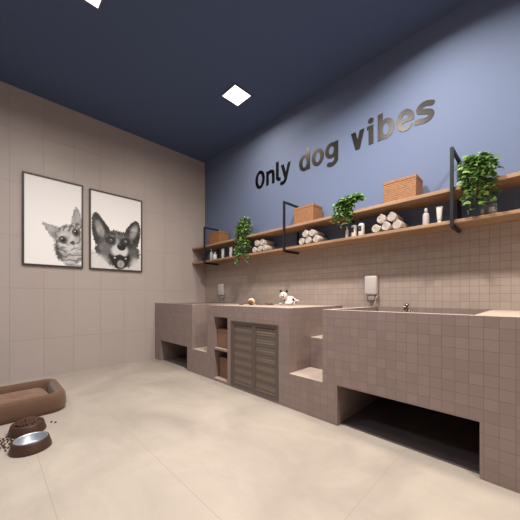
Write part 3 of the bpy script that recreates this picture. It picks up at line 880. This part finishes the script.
def cat_art(W, H):
    a = Art(W, H, 170, 300, 5); U = lambda u, v: (u*W, v*H)
    ear = [U(.285, .492), U(.36, .483), U(.47, .46), U(.60, .45), U(.58, .36), U(.50, .29), U(.43, .34), U(.36, .40), U(.31, .455)]
    ear2 = spl([U(.90, .735), U(.96, .68), U(.99, .60), U(1.03, .54), U(.90, .50), U(.80, .50), U(.815, .58), U(.85, .68)])
    head = spl([U(.50, .37), U(.62, .465), U(.75, .505), U(.90, .535), U(1.06, .53), U(1.08, .12), U(.90, .035), U(.78, .02), U(.66, .04), U(.56, .085), U(.52, .15), U(.50, .25)])
    neck = spl([U(.62, .08), U(.78, .03), U(1.05, .02), U(1.05, -.05), U(.80, -.05), U(.74, -.01)])
    a.put(a.poly(neck, .01, .02), .62)
    for e in (ear, ear2): a.put(a.poly(e, .006, .02), .50 + .22*a.n1)
    a.put(a.ell(*U(.44, .425), .075*W, .035*H, -35, .4), .74, .7); a.put(a.ell(*U(.92, .62), .045*W, .07*H, 10, .4), .74, .7)
    hm = a.poly(head, .01, .02)
    a.put(hm, .60+.24*a.n1)
    # tabby stripes
    dx, dy = a.x-.74*W, a.y-.36*H
    ang = np.arctan2(dy, dx); rr = np.hypot(dx, dy)
    st = smooth(.62, .9, .5+.5*np.sin(rr*95+3*a.n1*2+np.sin(ang*3)*1.5))
    a.put(hm*st*smooth(.05, .12, rr), .30, .55)
    fr = (a.x > .55*W)*(a.y > .42*H)
    st2 = smooth(.55, .9, .5+.5*np.sin((a.x-.35*a.y)*120+2*a.n1))
    a.put(hm*st2*fr, .25, .6)
    a.put(a.poly(spl([U(.51, .22), U(.55, .30), U(.58, .18), U(.64, .08), U(.58, .07), U(.53, .12)]), .02, .03), .16, .75)
    a.put(a.ell(*U(.82, .22), .13*W, .055*H, 25, .4), .85, .8)       # muzzle
    a.put(a.ell(*U(.80, .34), .035*W, .06*H, -15, .5), .84, .8)
    for c_ in (U(.65, .31), U(.895, .418)):
        a.put(a.ell(*c_, .078*W, .046*H, 15, .12), .10)
        a.put(a.ell(*c_, .066*W, .039*H, 15, .1), .42)
        a.put(a.ell(*c_, .046*W, .028*H, 15, .15), .04)
        a.put(a.ell(c_[0]-.02*W, c_[1]+.012*H, .012*W, .007*H, 0, .3), .95)
    a.put(a.poly(spl([U(.775, .285), U(.84, .31), U(.87, .29), U(.84, .262)]), .006), .28)
    for (p, q) in ((U(.845, .265), U(.86, .225)), (U(.86, .225), U(.80, .20)), (U(.86, .225), U(.93, .235))):
        a.put(a.poly([p, q, (q[0]+.003, q[1]-.008), (p[0]+.006, p[1]-.003)], .004), .15, .9)
    return a.c
def dog_art(W, H):
    a = Art(W, H, 180, 300, 9); U = lambda u, v: (u*W, v*H)
    chest = spl([U(-.05, .12), U(.05, .24), U(.25, .30), U(.80, .28), U(.95, .20), U(1.05, .10), U(1.05, -.05), U(-.05, -.05)])
    a.put(a.poly(chest, .02, .06), .72+.2*a.n1)
    le = spl([U(.085, .73), U(.15, .70), U(.27, .60), U(.37, .49), U(.30, .36), U(.12, .30), U(.05, .38), U(.02, .52), U(.025, .66)])
    re = spl([U(.88, .705), U(.80, .665), U(.70, .58), U(.65, .50), U(.72, .40), U(.90, .33), U(.96, .42), U(.985, .55), U(.96, .67)])
    for e, c_, ro in ((le, U(.17, .51), 18), (re, U(.84, .54), -18)):
        a.put(a.poly(e, .006, .015), .14+.12*a.n1)
        a.put(a.ell(*c_, .075*W, .115*H, ro, .45), .55+.25*a.n1, .85)
    head = spl([U(.30, .48), U(.42, .525), U(.55, .525), U(.68, .505), U(.80, .42), U(.93, .31), U(.97, .20), U(.88, .10), U(.72, .04), U(.40, .05), U(.20, .13), U(.08, .24), U(.16, .36)])
    hm = a.poly(head, .01, .04)
    a.put(hm, .15+.20*a.n1)
    st = smooth(.5, .9, vnoise(a.x+.3*a.y, a.y, 55, 18, 44)); a.put(hm*st, .50, .5)
    a.put(a.ell(*U(.27, .27), .13*W, .10*H, 20, .5, .2), .50, .7); a.put(a.ell(*U(.82, .24), .09*W, .08*H, -20, .5, .2), .42, .7)
    a.put(a.ell(*U(.52, .43), .06*W, .05*H, 0, .5), .52, .6)
    a.put(a.ell(*U(.41, .445), .035*W, .014*H, 10, .5), .6, .7); a.put(a.ell(*U(.63, .45), .03*W, .012*H, -10, .5), .6, .7)
    a.put(a.ell(*U(.12, .07), .20*W, .11*H, 10, .4, .3), .86, .9); a.put(a.ell(*U(.92, .08), .16*W, .10*H, -10, .4, .3), .84, .85)
    a.put(a.ell(*U(.55, .255), .17*W, .095*H, 0, .25, .1), .86, .95)   # white muzzle
    a.put(a.ell(*U(.50, .36), .05*W, .06*H, 8, .4), .72, .7)
    a.put(a.poly(spl([U(.33, .20), U(.42, .17), U(.55, .205), U(.66, .18), U(.74, .215), U(.75, .14), U(.67, .04), U(.56, .005), U(.46, .03), U(.38, .11)]), .008, .01), .08)
    a.put(a.ell(*U(.57, .075), .075*W, .055*H, 0, .15), .62); a.put(a.ell(*U(.57, .085), .006*W, .045*H, 0, .4), .4, .8)
    a.put(a.ell(*U(.45, .155), .02*W, .012*H, 0, .3), .9, .9); a.put(a.ell(*U(.67, .155), .018*W, .012*H, 0, .3), .9, .9)
    a.put(a.ell(*U(.585, .315), .088*W, .052*H, 0, .12), .04); a.put(a.ell(*U(.55, .34), .03*W, .009*H, 10, .5), .5, .8)
    for c_ in (U(.37, .385), U(.665, .39)):
        a.put(a.ell(*c_, .10*W, .055*H, 0, .4), .10, .75)
    for c_ in (U(.37, .385), U(.665, .39)):
        a.put(a.ell(*c_, .055*W, .027*H, 0, .2), .05); a.put(a.ell(c_[0], c_[1], .040*W, .022*H, 0, .2), .40); a.put(a.ell(*c_, .018*W, .012*H, 0, .2), .02)
        a.put(a.ell(c_[0]+.01*W, c_[1]+.008*H, .009*W, .005*H, 0, .3), .95)
    return a.c

t = NT('print_paper'); at = t.n.new('ShaderNodeAttribute'); at.attribute_name = 'ink'
t.set(color=at.outputs['Color'], rough=0.55); M['print'] = t.m
def portrait(y0, y1, z0, z1, art, label):
    r = thing('framed_portrait', label, 'picture', (XL, (y0+y1)/2, z0))
    w = y1-y0; h = z1-z0; f = 0.016; d = 0.03
    bm = bmesh.new()
    for q in ((-w/2, w/2, 0, f), (-w/2, w/2, h-f, h), (-w/2, -w/2+f, f, h-f), (w/2-f, w/2, f, h-f)):
        box(bm, 0, d, q[0], q[1], q[2], q[3])
    mesh_obj('picture_frame', bm, M['frame'], r, bevel=0.0015)
    W, H = w-2*f, h-2*f
    c = art(W, H); ny, nx = c.shape
    me = bpy.data.meshes.new('print')
    ys = np.linspace(-W/2, W/2, nx); zs = np.linspace(f, h-f, ny)
    verts = [(0.018, float(yy), float(zz)) for zz in zs for yy in ys]
    faces = [(j*nx+i, j*nx+i+1, (j+1)*nx+i+1, (j+1)*nx+i) for j in range(ny-1) for i in range(nx-1)]
    me.from_pydata(verts, [], faces)
    ca = me.color_attributes.new('ink', 'FLOAT_COLOR', 'POINT')
    g = np.clip(c, 0, 1).ravel(); gl = g**2.2
    buf = np.ones((len(gl), 4)); buf[:, 0] = gl*1.0; buf[:, 1] = gl*0.985; buf[:, 2] = gl*0.985
    ca.data.foreach_set('color', buf.ravel().astype(np.float32))
    me.materials.append(M['print'])
    link(bpy.data.objects.new('print', me), r)
    return r
portrait(0.271, 0.857, 1.297, 2.346, cat_art, 'framed black and white portrait of a wide-eyed tabby cat')
portrait(0.927, 1.597, 1.295, 2.333, dog_art, 'framed black and white portrait of a smiling dog with big ears')

# ------------------------------------------------------------------ dog bed
def bed():
    cx, cy = -3.035, 0.160; hx, hy = 0.302, 0.318
    r = thing('dog_bed', 'brown suede dog bed with a raised bolster rim on the floor by the left wall', 'dog bed', (cx, cy, 0))
    def path(ins, n=96, rad=0.13):
        pts = []
        ax, ay = hx-ins, hy-ins; rr = max(0.02, rad-ins)
        per = []
        for (sx, sy, a0) in ((1, 1, 0), (-1, 1, 90), (-1, -1, 180), (1, -1, 270)):
            for k in range(n//4):
                a = R(a0+90*k/(n//4-1)); per.append((sx*(ax-rr)+rr*math.cos(a), sy*(ay-rr)+rr*math.sin(a)))
        # insert mid points on straights happens by face stretch
        return per
    prof = [(0.02, 0.0), (0.004, 0.012), (-0.002, 0.04), (0.0, 0.085), (0.006, 0.125), (0.020, 0.146), (0.040, 0.151), (0.060, 0.142), (0.074, 0.118), (0.080, 0.085), (0.081, 0.04)]
    bm = bmesh.new(); rings = []
    for (ins, z) in prof:
        ring = []
        for i, (px, py) in enumerate(path(ins)):
            zz = z*(1+0.03*math.sin(py*17)*math.cos(px*13)) if z > 0.05 else z
            ring.append(bm.verts.new((px, py, zz)))
        rings.append(ring)
    for a, b in zip(rings, rings[1:]):
        n = len(a)
        for k in range(n):
            f = bm.faces.new([a[k], a[(k+1) % n], b[(k+1) % n], b[k]]); f.smooth = True
    bm.faces.new(rings[0])
    bm.faces.new(rings[-1])
    mesh_obj('bolster', bm, M['bed'], r)
    bm = bmesh.new(); N = 44; grid = []
    ix, iy = hx-0.072, hy-0.072
    for j in range(N+1):
        row = []
        for i in range(N+1):
            u = -1+2*i/N; v = -1+2*j/N
            # square to rounded square
            x = u*ix*(1-0.10*v*v*abs(u)**3); y = v*iy*(1-0.10*u*u*abs(v)**3)
            e = max(abs(u), abs(v)); bulge = (1-e**5)
            d = math.hypot(u*1.0, v*1.0)
            dim = math.exp(-(d/0.20)**2)
            th = math.atan2(v, u)
            crease = (0.5+0.5*math.cos(th*5))**6*math.exp(-((d-0.25)/0.25)**2)
            z = 0.035+0.090*bulge*(1-0.10*e*e)-0.050*dim-0.018*crease
            row.append(bm.verts.new((x, y, z)))
        grid.append(row)
    for j in range(N):
        for i in range(N):
            f = bm.faces.new([grid[j][i], grid[j][i+1], grid[j+1][i+1], grid[j+1][i]]); f.smooth = True
    mesh_obj('cushion', bm, M['bed_cushion'], r)
    bm = bmesh.new(); lathe(bm, [(0.0, 0), (0.012, 0), (0.013, 0.003), (0.008, 0.006), (0, 0.007)], 0, 0, 0.072, 20)
    mesh_obj('button', bm, M['bed'], r, True)
bed()

# ------------------------------------------------------------------ bowls and kibble
def bowl(x, y, label, inner, rb=0.105, rt=0.088, h=0.062):
    r = thing('pet_bowl', label, 'pet bowl', (x, y, 0))
    bm = bmesh.new()
    lathe(bm, [(rb-0.006, 0), (rb, 0.002), (rb*0.985, 0.012), (rt+0.003, h-0.004), (rt, h), (rt-0.004, h), (rt-0.005, h-0.006), (rb-0.02, 0.004)], n=56, cap=False)
    mesh_obj('bowl_shell', bm, M['bowl_brown'], r)
    bm = bmesh.new()
    lathe(bm, [(rt-0.0045, h+0.0005), (rt-0.007, h+0.001), (rt-0.012, h-0.006), (rt-0.024, 0.022), (rt-0.04, 0.012), (0, 0.010)], n=56, cap=False)
    mesh_obj('bowl_insert', bm, inner, r)
    return r
bowl(-2.205, 0.188, 'empty brown pet bowl with a shiny steel inside, in front of the full bowl', M['steel_bowl'])
bowl(-2.500, 0.195, 'brown pet bowl heaped with kibble, next to the dog bed', M['bowl_brown'])
def pellet(bm, c, s, rnd):
    b2 = bmesh.new(); bmesh.ops.create_icosphere(b2, subdivisions=1, radius=s)
    ax = Matrix.Rotation(rnd.uniform(0, 6.28), 4, Vector((rnd.random(), rnd.random(), rnd.random()+.01)).normalized())
    Mx = Matrix.Translation(c) @ ax @ Matrix.Diagonal((1.15, 1.0, 0.75, 1))
    merge(bm, b2, Mx)
rk = random.Random(5)
bm = bmesh.new()
lathe(bm, [(0.075, 0.0), (0.07, 0.008), (0.04, 0.026), (0, 0.034)], n=32, cz=-0.006)
for k in range(330):
    a = rk.uniform(0, 2*math.pi); rr = 0.080*math.sqrt(rk.random()); z = 0.034*(1-(rr/0.080)**2)
    pellet(bm, Vector((rr*math.cos(a), rr*math.sin(a), z)), rk.uniform(0.0062, 0.0080), rk)
o = mesh_obj('kibble_heap', bm, M['kibble']); o.location = (-2.500, 0.195, 0.054)
tag(o, 'heap of brown kibble filling the bowl next to the dog bed', 'kibble', kind='stuff')
bm = bmesh.new(); pellet(bm, Vector((0, 0, 0)), 0.0075, rk)
kp = mesh_obj('kibble_piece', bm, M['kibble'])
spots = []
while len(spots) < 44:
    x = rk.gauss(-2.39, 0.05); y = rk.gauss(0.09, 0.035)
    if math.hypot(x+2.205, y-.188) < .110 or math.hypot(x+2.50, y-.195) < .110: continue
    if any(math.hypot(x-p[0], y-p[1]) < 0.017 for p in spots): continue
    spots.append((x, y))
spots += [(-2.545, 0.335), (-2.515, 0.355)]
for i, (x, y) in enumerate(spots):
    o = kp if i == 0 else kp.copy()
    if i: COL.objects.link(o)
    o.location = (x, y, 0.0058); o.rotation_euler = (0, 0, rk.uniform(0, 6.28))
    if i < len(spots)-2: tag(o, 'loose brown kibble piece spilled on the floor left of the bowls', 'kibble', 'kibble spilled left of the bowls')
    else: tag(o, 'single kibble piece lying apart on the floor right of the full bowl', 'kibble', 'kibble pieces right of the full bowl')

# ------------------------------------------------------------------ small things on the counter
# round cream bristle brush
r = thing('bristle_brush', 'round cream bristle brush with a brown wooden end lying on the counter', 'brush', (-2.30, 2.13, TOP+0.034), R(38))
Mx = Matrix.Rotation(R(90), 4, 'X')
bm = bmesh.new(); lathe(bm, [(0, 0.0), (0.026, 0.002), (0.028, 0.008), (0.027, 0.028), (0, 0.029)], n=28, M=Mx); mesh_obj('wooden_end', bm, M['brown_wood'], r)
Mb = Matrix.Translation((0, 0.002, 0.004)) @ Matrix.Rotation(R(-90), 4, 'X')
bm = bmesh.new(); lathe(bm, [(0.024, 0.0), (0.036, 0.02), (0.041, 0.045), (0.036, 0.066), (0.020, 0.078), (0, 0.080)], n=28, M=Mb); mesh_obj('bristle_head', bm, M['cream'], r)
# long-handled brush
r = thing('grooming_brush', 'dark wooden long-handled grooming brush lying on the counter', 'brush', (-2.20, 2.25, TOP), R(35))
bm = bmesh.new(); tube(bm, [(-0.10, 0, 0.012), (-0.06, 0, 0.011), (-0.01, 0, 0.011), (0.03, 0, 0.013)], [0.006, 0.008, 0.007, 0.010], 12); mesh_obj('handle', bm, M['brown_wood'], r, True)
bm = bmesh.new(); lathe(bm, [(0, 0.0), (0.026, 0.002), (0.030, 0.012), (0.024, 0.026), (0, 0.030)], 0.055, 0, 0.0, 24)
o = mesh_obj('brush_head', bm, M['brown_wood'], r)
bm = bmesh.new(); tube(bm, [(0.078, 0, 0.010), (0.10, -0.004, 0.010), (0.115, -0.01, 0.009)], [0.008, 0.009, 0.006], 10); mesh_obj('tip', bm, M['brown_wood'], r, True)
# shallow dish
r = thing('soap_dish', 'tiny shallow brown dish near the left end of the counter', 'dish', (-2.45, 2.12, TOP))
bm = bmesh.new(); lathe(bm, [(0, 0), (0.022, 0), (0.032, 0.012), (0.030, 0.012), (0.021, 0.003), (0, 0.003)], n=28); mesh_obj('dish_body', bm, M['brown_wood'], r)
# spotted plush
t = NT('spotted_plush')
vo = t.n.new('ShaderNodeTexVoronoi'); vo.inputs['Scale'].default_value = 30; vo.inputs['Randomness'].default_value = 1; t.link(t.objco(), vo.inputs['Vector'])
sp_ = t.math('LESS_THAN', vo.outputs['Distance'], 0.46)
pick = t.n.new('ShaderNodeSeparateColor'); t.link(vo.outputs['Color'], pick.inputs[0])
sp_ = t.math('MULTIPLY', sp_, t.math('GREATER_THAN', pick.outputs[0], 0.5))
t.set(color=t.mixc(sp_, lin((214, 206, 200)), lin((36, 32, 32))), rough=0.95, sheen=0.4)
t.bump(t.noise(120, 3, t.objco()), 0.6, 0.004); M['plush'] = t.m
r = thing('plush_dog', 'white plush dog toy with black spots and ears on the counter', 'plush toy', (-1.990, 2.40, TOP), R(24)); r.scale = (1.25, 1.25, 1.25)
def blob(bm, c, rad, sc=(1, 1, 1), rot=None, sub=3):
    b2 = bmesh.new(); bmesh.ops.create_icosphere(b2, subdivisions=sub, radius=rad)
    for f in b2.faces: f.smooth = True
    Mx = Matrix.Translation(c)
    if rot: Mx = Mx @ rot
    merge(bm, b2, Mx @ Matrix.Diagonal((*sc, 1)))
bm = bmesh.new()
blob(bm, (0.02, 0.01, 0.042), 0.05, (1.25, 0.95, 0.84))
blob(bm, (-0.022, -0.04, 0.086), 0.036, (1.05, 0.95, 0.95))
blob(bm, (-0.025, -0.068, 0.076), 0.018, (1.1, 0.9, 0.8))
for sx in (-0.045, 0.01): blob(bm, (sx, -0.045, 0.018), 0.019, (0.9, 1.4, 0.9))
for sx in (0.035, 0.075): blob(bm, (sx, -0.035, 0.018), 0.019, (1.0, 1.3, 0.9))
blob(bm, (0.085, 0.02, 0.04), 0.014, (1.8, 0.8, 0.8))
o = mesh_obj('plush_body', bm, M['plush'], r)
rm = o.modifiers.new('r', 'REMESH'); rm.mode = 'VOXEL'; rm.voxel_size = 0.004; rm.use_smooth_shade = True
for sx in (-0.048, 0.006):
    bm = bmesh.new(); blob(bm, (sx, -0.03, 0.122), 0.016, (0.7, 0.5, 1.25), Matrix.Rotation(R(12 if sx > -0.02 else -12), 4, 'Y'))
    mesh_obj('ear', bm, M['dark_cap'], r)
for sx in (-0.036, -0.010):
    bm = bmesh.new(); blob(bm, (sx, -0.072, 0.094), 0.0045, sub=2); mesh_obj('eye', bm, M['dark_cap'], r)
bm = bmesh.new(); blob(bm, (-0.025, -0.085, 0.080), 0.007, (1.2, 0.8, 0.8), sub=2); mesh_obj('nose', bm, M['dark_cap'], r)

# ------------------------------------------------------------------ camera, world
cd = bpy.data.cameras.new('camera'); cam = bpy.data.objects.new('camera', cd); COL.objects.link(cam)
cam.location = (0, 0, CAM_H)
cam.rotation_euler = (R(90), 0, math.atan2(277, 274.4))
cd.sensor_width = 36; cd.sensor_fit = 'HORIZONTAL'; cd.lens = 274.4/520*36
cd.shift_y = (296.3-260)/520
cd.clip_start = 0.02
sc.camera = cam
w = bpy.data.worlds.new('world'); sc.world = w; w.use_nodes = True
w.node_tree.nodes['Background'].inputs[0].default_value = (0.5, 0.55, 0.6, 1); w.node_tree.nodes['Background'].inputs[1].default_value = 0.3
sc.view_settings.view_transform = 'Standard'
sc.view_settings.look = 'None'
sc.view_settings.exposure = -0.14
